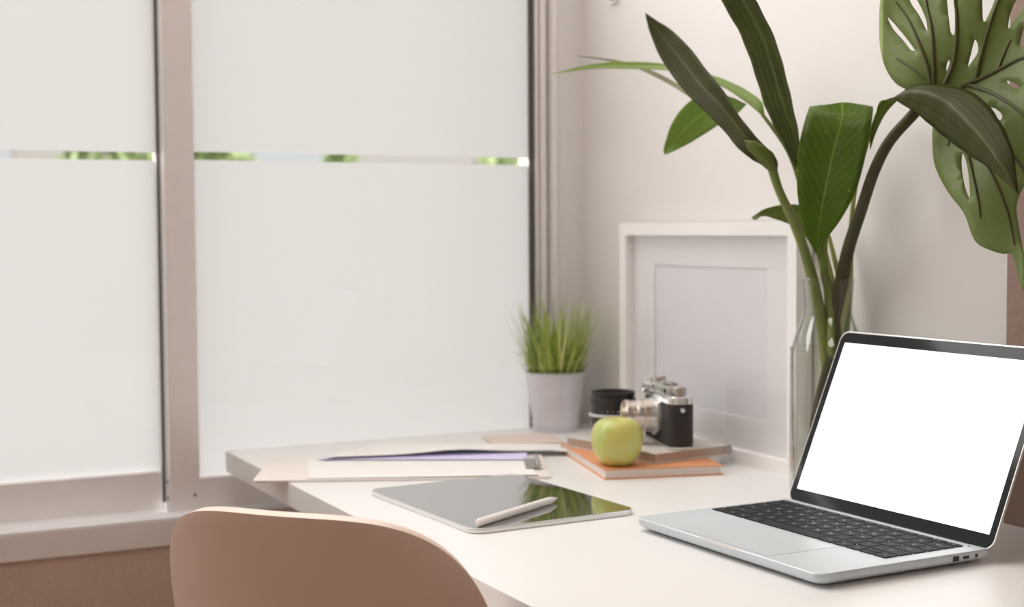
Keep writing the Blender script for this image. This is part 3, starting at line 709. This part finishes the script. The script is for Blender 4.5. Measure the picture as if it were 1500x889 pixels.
leaf('leaf', rB, [(1196, 372, 1.77), (1178, 345, 1.78), (1160, 330, 1.79), (1138, 322, 1.80), (1118, 316, 1.81), (1106, 323, 1.81), (1101, 319, 1.82)],
     [(1200, 365, 1.765), (1196, 335, 1.765), (1182, 305, 1.775), (1160, 299, 1.785), (1138, 301, 1.80), (1118, 307, 1.81), (1101, 318, 1.82)], GREEN1, cup=.004, n=18)
# C: leaf in front that folds over and hangs tip down
rC = thing('foliage_stem', 'stem whose broad veined leaf folds over and hangs tip down above the vase', 'plant stem', (VX+.004, VY-.01, H+.0125), 0, 'cut foliage stems in the vase')
stem('stem', rC, [(1228, 175, 1.735), (1222, 240, 1.74), (1213, 300, 1.75), (1207, 360, 1.755), (1208, 400, 1.76), (1217, 440, 1.765), W(.002, -.006, .17), W(.012, .002, .09), W(.014, .008, .0135)],
     [.002, .0026, .0034, .0046, .0056, .006, .006, .006, .0055], STEM)
leaf('leaf', rC, [(1212, 205, 1.735), (1200, 175, 1.72), (1189, 158, 1.69), (1184.5, 159.5, 1.665), (1178, 180, 1.65), (1170, 215, 1.64), (1167, 255, 1.635), (1170, 300, 1.63), (1178, 335, 1.63), (1190, 362, 1.632), (1194.5, 371, 1.633)],
     [(1246, 205, 1.725), (1262, 175, 1.71), (1276, 158, 1.68), (1279, 160, 1.655), (1275, 190, 1.64), (1267, 232, 1.635), (1257, 270, 1.63), (1240, 308, 1.63), (1220, 338, 1.63), (1203, 360, 1.632), (1196, 371.5, 1.633)], GREENF, n=40, cup=.006,
     mid=[(1229, 207, 1.73), (1231, 175, 1.72), (1232, 160, 1.685), (1235, 161, 1.66), (1231, 185, 1.645), (1221, 225, 1.64), (1213, 262, 1.635), (1206, 300, 1.63), (1201, 335, 1.63), (1197, 360, 1.632), (1195, 372, 1.633)])
# D: stem with the dark leaf bending right
rD = thing('foliage_stem', 'thin stem with a broad dark green leaf arching over to the right', 'plant stem', (VX+.01, VY-.016, H+.0125), 0, 'cut foliage stems in the vase')
stem('stem', rD, [(1284, 168, 1.64), (1277, 190, 1.655), (1266, 225, 1.67), (1253, 275, 1.695), (1247, 330, 1.71), (1246, 380, 1.735), (1243, 430, 1.75), W(.012, -.004, .17), W(.002, -.014, .09), W(-.004, -.016, .0135)],
     [.0022, .0022, .0024, .0026, .003, .0032, .0034, .0036, .0036, .0034], STEMP)
leaf('leaf', rD, [(1274, 218, 1.655), (1276, 190, 1.65), (1283, 166, 1.635), (1288, 150, 1.62), (1298, 146, 1.60), (1314, 141, 1.58)],
     [(1275, 219, 1.655), (1283, 195, 1.65), (1294, 172, 1.63), (1304, 158, 1.615), (1312, 150, 1.60), (1318, 144, 1.58)], GREEN1, n=16, cup=.003)
leaf('leaf', rD, [(1308, 144, 1.579), (1334, 127, 1.534), (1356, 123.5, 1.498), (1380, 125, 1.475), (1415, 131, 1.445), (1447, 153, 1.410), (1473, 192, 1.375), (1486, 230, 1.355), (1491.5, 283, 1.345)],
     [(1309, 145, 1.573), (1330, 158, 1.532), (1350, 172, 1.502), (1372, 191, 1.475), (1398, 212, 1.445), (1425, 231, 1.415), (1446, 244, 1.390), (1468, 262, 1.365), (1491, 284, 1.345)], GREEND, n=34, cup=-.006,
     mid=[(1308, 145, 1.574), (1335, 136, 1.524), (1365, 137, 1.480), (1392, 150, 1.455), (1420, 176, 1.420), (1447, 206, 1.390), (1468, 236, 1.365), (1482, 261, 1.350), (1491.3, 283.5, 1.345)])
for k, (a_, m_) in enumerate((([(1205, 352, 1.78), (1213, 385, 1.78), (1221, 420, 1.775), (1228, 460, 1.77), W(.008, -.006, .14), W(.022, -.004, .0135)], STEMP),
                              ([(1214, 345, 1.79), (1222, 378, 1.785), (1230, 412, 1.78), (1236, 455, 1.775), W(.014, -.002, .14), W(.004, .018, .0135)], STEMP),
                              ([(1247, 372, 1.775), (1246, 410, 1.775), (1243, 450, 1.772), W(.010, -.012, .14), W(-.02, .004, .0135)], STEM))):
    r = thing('cut_stalk', ['thin pale leafless stalk left of the thick dark stem in the vase', 'thin yellowish leafless stalk touching the thick dark stem in the vase', 'thin green leafless stalk at the right side of the vase neck'][k], 'plant stem', (VX, VY+.01*k, H+.0125), 0, 'leafless stalks in the vase')
    stem('stem', r, a_, [.0026, .0032, .0036, .004] + [.004]*(len(a_)-4), m_)

# E: monstera leaf on its thick dark stalk
rE = thing('monstera_stem', 'thick dark stalk with a large split monstera leaf at the upper right', 'plant stem', (VX-.004, VY-.004, H+.0125), 0)
def MD(x, y):                                        # forward distance of the monstera blade
    return 1.56 - (x-1300)*.00058 - abs(y-(125-(x-1410)*.42))*.00006 + .006*math.sin(x*.03+y*.02)
stem('stem', rE, [(1384, 122, MD(1384, 122)+.012), (1362, 138, 1.545), (1340, 165, 1.55), (1303, 207, 1.575), (1280, 252, 1.60), (1262, 306, 1.65), (1244, 360, 1.70), (1233, 410, 1.745), (1226, 455, 1.765), W(.004, -.004, .17), W(-.012, .006, .09), W(-.008, .014, .0135)],
     [.0036, .0056, .0062, .0062, .0064, .0068, .0076, .0085, .0088, .0085, .0075, .007], STEMD)
out = [(1383, 128), (1350, 138), (1328, 131), (1311, 121), (1297, 99), (1289, 67), (1288, 27), (1290, -5), (1296, -45), (1312, -80),
       (1330, -72), (1334, -45), (1330, -15), (1334, 4), (1346, 22), (1354, 38), (1358.5, 46), (1357, 30), (1350, 12), (1342, -8), (1346, -50), (1356, -90), (1372, -112),
       (1386, -100), (1389, -60), (1387, -25), (1387, 0), (1390, 30), (1393, 48), (1398, 49), (1399, 30), (1398, -10), (1400, -60), (1410, -105), (1430, -122),
       (1442, -108), (1444, -70), (1439, -30), (1439, 8), (1441, 32), (1450, 18), (1461, -10), (1476, -50), (1496, -82), (1516, -90),
       (1522, -70), (1512, -35), (1493, -8), (1480, 20), (1477, 42), (1486, 30), (1500, 12), (1530, -20), (1562, -45), (1585, -45),
       (1582, -20), (1556, 10), (1530, 35), (1560, 24), (1600, -8), (1630, -8), (1632, 15), (1600, 45), (1570, 62), (1620, 58), (1660, 45), (1672, 70), (1640, 100), (1596, 110),
       (1640, 132), (1650, 165), (1620, 180), (1580, 165), (1548, 150), (1580, 190), (1600, 232), (1580, 262), (1555, 240), (1530, 200), (1520, 190), (1535, 240), (1552, 300), (1542, 345), (1525, 340), (1512, 290), (1502, 270),
       (1489, 300), (1492, 330), (1499, 370), (1504, 410), (1498, 425), (1489, 392), (1482, 372), (1470, 372), (1452, 367), (1432, 357), (1422, 340), (1412, 312), (1388, 280), (1370, 244), (1366, 210), (1368, 180), (1384, 150), (1392, 136)]
holes = [[(1300, 25), (1312, 37), (1328, 56), (1338, 70), (1340, 74), (1333, 72), (1322, 58), (1308, 42)],
         [(1429, 58), (1433, 68), (1432, 78), (1424, 90), (1418, 97), (1422, 80), (1426, 64)],
         [(1390, 88), (1391, 92), (1388, 101), (1386, 103), (1387, 94)],
         [(1475, 118), (1486, 121), (1495, 129), (1486, 130), (1478, 124)],
         [(1446, 158), (1458, 159), (1468, 168), (1466, 176), (1456, 172)],
         [(1409, 226), (1414, 232), (1419, 256), (1421, 290), (1414, 276), (1409, 250)],
         [(1500, 42), (1508, 48), (1504, 66), (1494, 68), (1496, 54)], [(1540, 70), (1556, 66), (1552, 82), (1538, 84)]]
def dens(poly, step=11):
    r = []
    for i, a_ in enumerate(poly):
        b_ = poly[(i+1) % len(poly)]; L = math.dist(a_, b_); k = max(1, int(L/step))
        for j in range(k): r.append((a_[0]+(b_[0]-a_[0])*j/k, a_[1]+(b_[1]-a_[1])*j/k))
    return r
def smooth_loop(poly):
    q = [Vector((*p, 0)) for p in poly]; n = len(q); r = []
    for i in range(n):
        a_, b_, c_, d_ = q[i-1], q[i], q[(i+1) % n], q[(i+2) % n]
        for k in range(3):
            t_ = k/3; v = .5*((2*b_) + (c_-a_)*t_ + (2*a_-5*b_+4*c_-d_)*t_*t_ + (3*b_-a_-3*c_+d_)*t_**3); r.append((v.x, v.y))
    return r
def inside(p, poly):
    x, y = p; c_ = False
    for i in range(len(poly)):
        (x1, y1), (x2, y2) = poly[i], poly[i-1]
        if (y1 > y) != (y2 > y) and x < (x2-x1)*(y-y1)/(y2-y1)+x1: c_ = not c_
    return c_
OL = smooth_loop(out); HL = [smooth_loop(h_) for h_ in holes]
V2 = [Vector(p) for p in OL]; edges = [(i, (i+1) % len(OL)) for i in range(len(OL))]
for h_ in HL:
    s0 = len(V2); V2 += [Vector(p) for p in h_]; edges += [(s0+i, s0+(i+1) % len(h_)) for i in range(len(h_))]
BND = list(V2)
for gx in range(1285, 1680, 11):
    for gy in range(-120, 430, 11):
        if inside((gx, gy), OL) and not any(inside((gx, gy), h_) for h_ in HL) and min((v.x-gx)**2+(v.y-gy)**2 for v in BND) > 20: V2.append(Vector((gx+(gy % 2)*3, gy)))
vo, eo, fo, *_ = delaunay_2d_cdt(V2, edges, [], 0, .5)
bm = bmesh.new(); uvl = bm.loops.layers.uv.new('UVMap'); bv = [bm.verts.new(P(v.x, v.y, MD(v.x, v.y)) - rE.location) for v in vo]
for f in fo:
    c_ = (sum(vo[i].x for i in f)/len(f), sum(vo[i].y for i in f)/len(f))
    if inside(c_, OL) and not any(inside(c_, h_) for h_ in HL):
        try: ff = bm.faces.new([bv[i] for i in f])
        except ValueError: continue
        for lp_, i in zip(ff.loops, f): lp_[uvl].uv = ((vo[i].x-1200)/300+.2, vo[i].y/300)
bmesh.ops.delete(bm, geom=[v for v in bm.verts if not v.link_faces], context='VERTS')
mb = obj('leaf_blade', bm, GREENM, rE, angle=180); sm = mb.modifiers.new('thickness', 'SOLIDIFY'); sm.thickness = .0007; sm.offset = 0
VN = [([(1408, 126), (1440, 113), (1470, 98), (1500, 84), (1560, 72), (1640, 66)], .0022),
      ([(1364, 122), (1358, 95), (1345, 60), (1330, 28), (1312, 3)], .0019), ([(1368, 122), (1367, 80), (1364, 40), (1356, 0), (1352, -60)], .0022),
      ([(1384, 122), (1396, 95), (1401, 60), (1401, 20), (1399, -10), (1412, -90)], .0023), ([(1430, 114), (1438, 80), (1449, 40), (1463, 0), (1495, -65)], .0020),
      ([(1462, 101), (1470, 80), (1480, 58)], .0014), ([(1314, 86), (1335, 100), (1356, 117)], .0010), ([(1500, 84), (1530, 40), (1570, -30)], .0016),
      ([(1420, 125), (1450, 135), (1480, 152), (1505, 172), (1560, 220)], .0021), ([(1408, 128), (1425, 175), (1470, 215), (1500, 250), (1535, 320)], .0019),
      ([(1394, 136), (1405, 190), (1420, 235), (1432, 290), (1436, 320)], .0018), ([(1400, 132), (1430, 210), (1455, 260), (1475, 310), (1486, 360)], .0018), ([(1392, 140), (1390, 200), (1388, 214)], .0012),
      ([(1520, 80), (1570, 100), (1630, 155)], .0016), ([(1560, 72), (1590, 40), (1620, 8)], .0013)]
for pts, r in VN:
    bm = bmesh.new(); n_ = len(pts)
    dens_ = [(v.x, v.y) for v in catmull([Vector((*p, 0)) for p in pts], 4)]
    tube(bm, [P(x, y, MD(x, y)-.0012) - rE.location for x, y in dens_], [1.15*r*(1-.65*i/(len(dens_)-1)) for i in range(len(dens_))], 8, 2)
    obj('vein', bm, VEIN, rE)

# ------------------------------------------------------------------ chair (moulded shell, seen from behind)
ch = thing('shell_chair', 'pale moulded plastic chair with rounded back pulled up to the desk', 'chair', (.475, 1.29, 0), pi/2-.8405-pi/2)
# local: x = across to the sitter's right side, y = forward
CXo, CYo, ZTc, Wc, Nn, Hh = .370, 1.199, .0805, .172, 3.84, .233
K_, REC = .3815, .25
def back_profile(z):
    """forward offset of the centre line at depth z below the top"""
    f_ = REC*z
    if z > .29: f_ += .075*((z-.29)/.11)**2
    return f_
bm = bmesh.new(); g = []; NS = 64
fw = Vector((sin(.8405), cos(.8405))); sa = Vector((cos(.8405), -sin(.8405)))
ss = []
for i in range(NS+1):
    t_ = -1+2*i/NS; ss.append(math.copysign(1-(1-abs(t_))**2.6, t_))
vs_ = [i/34 for i in range(35)] + [1+i/20 for i in range(1, 21)]
for v in vs_:
    row = []
    for s in ss:
        top = Hh*(1-(1-min(1, abs(s))**Nn)**(1/Nn))
        if v <= 1:
            z_ = top + (.40-top)*v; f_ = back_profile(z_); seat = max(0, (z_-.30)/.10)*.25
        else:
            t_ = v-1; z_ = .40 + .018*math.sin(pi*t_) + .05*(max(0, t_-.8)/.2)**1.5; f_ = .175 + t_*.36; seat = .25+.75*min(1, t_*1.6)
        x_ = s*Wc*(1 + .12*max(0, min(1, (z_-Hh)/.17)))
        f2 = f_ + K_*Wc*abs(x_/Wc)**2.2*(1-seat)
        z2 = -z_ + ZTc + seat*.045*abs(s)**2.5
        p = Vector((CXo, CYo)) + sa*x_ + fw*f2
        row.append(bm.verts.new((p.x-.475, p.y-1.29, z2+H)))
    g.append(row)
for a_, b_ in zip(g, g[1:]):
    for i in range(NS): bm.faces.new((a_[i], a_[i+1], b_[i+1], b_[i]))
bmesh.ops.remove_doubles(bm, verts=bm.verts, dist=1e-5)
PLA = mat('chair_plastic', (.80, .645, .56), .40, noise=(12, .03))
sh = obj('seat_shell', bm, PLA, None, angle=180); sh.parent = ch; ch.rotation_euler = (0, 0, 0)
sm = sh.modifiers.new('thickness', 'SOLIDIFY'); sm.thickness = .010; sm.offset = 0
bv_ = sh.modifiers.new('rim', 'BEVEL'); bv_.width = .0042; bv_.segments = 3; bv_.limit_method = 'ANGLE'; bv_.angle_limit = radians(50)
WD = mat('beech_wood', (.55, .36, .2), .45, noise=(14, .15)); MB_ = mat('black_steel', (.02, .02, .02), .4)
def cp(s, f_, z): p = Vector((CXo, CYo)) + sa*s + fw*f_; return (p.x-.475, p.y-1.29, z)
zs = H + ZTc - .425
for s, f_ in ((-1, .20), (1, .20), (-1, .46), (1, .46)):
    fo_ = .14 if f_ < .3 else .52
    bm = bmesh.new(); tube(bm, [cp(s*.11, f_, zs-.01), cp(s*.155, (f_+fo_)/2, zs*.5), cp(s*.20, fo_, .0)], [.014, .015, .010], 14); obj('leg', bm, WD, ch)
bm = bmesh.new()
for a_, b_ in (((-.12, .20), (.12, .46)), ((.12, .20), (-.12, .46)), ((-.12, .2), (.12, .2)), ((-.12, .46), (.12, .46))):
    tube(bm, [cp(*a_, zs-.015), cp((a_[0]+b_[0])/2, (a_[1]+b_[1])/2, zs-.012), cp(*b_, zs-.015)], .006, 8)
obj('leg_brace', bm, MB_, ch)

# ------------------------------------------------------------------ outdoors, seen blurred through the clear strip
struct('ground', B(-25, 25, YW+.4, 40, -.3, -.2), mat('outdoor_ground', (.14, .14, .11), .9, noise=(.5, .2)))
hs = thing('garden_house', 'pale beige house wall outside, blurred behind the clear strip of the window', 'house', (5, 17, -.2))
HW = mat('house_render', (.160, .152, .142), .8, noise=(1, .05))
obj('wall', B(-14, 12, 0, 5, 0, 5.5), HW, hs, smooth=False)
for x in (-11.0, -7.5, -4, 0, 4): obj('window', B(x, x+1.2, -.03, .02, 1.0, 2.4), mat('house_window', (.12, .135, .145), .2), hs, smooth=False)
obj('roof', B(-14.5, 12.5, -.6, 5.5, 5.5, 5.8), mat('house_roof', (.4, .25, .2), .7), hs, smooth=False)
LFM = [mat('hedge_leaf_a', (.10, .15, .045), .6), mat('hedge_leaf_b', (.15, .20, .075), .6)]
BK = mat('bark', (.2, .14, .09), .9)
random.seed(11)
for k, (x, y, r, ht, lab) in enumerate(((1.57, 8.0, .30, 1.6, 'bright green bush outside behind the left window pane'), (2.43, 9.0, .22, 1.65, 'green bush outside just right of the upright window stile'),
                                        (3.96, 11.0, .13, 1.75, 'small green shrub outside behind the middle of the right pane'), (5.69, 11.5, .32, 1.7, 'green bush outside behind the right end of the window'))):
    t = thing('garden_bush', lab, 'bush', (x, y, -.2), 0, 'bushes in the garden')
    bm = bmesh.new()
    for i in range(700):
        d = Vector((random.gauss(0, 1), random.gauss(0, 1), random.gauss(0, 1))).normalized()*(r*random.uniform(.65, 1.0))
        p = Vector((d.x, d.y, ht-.15+d.z/r*.55)); a_ = Vector((random.gauss(0, 1), random.gauss(0, 1), random.gauss(0, 1))).normalized(); b_ = a_.orthogonal().normalized()
        s = random.uniform(.05, .09)
        f = bm.faces.new([bm.verts.new(p+a_*s), bm.verts.new(p+b_*s*.5), bm.verts.new(p-a_*s), bm.verts.new(p-b_*s*.5)]); f.material_index = random.randint(0, 1)
    obj('foliage', bm, LFM, t, smooth=False)
    bm = bmesh.new(); tube(bm, [(0, 0, 0), (.03, .02, ht*.5), (-.02, 0, ht)], [.06, .05, .03], 10); obj('trunk', bm, BK, t)
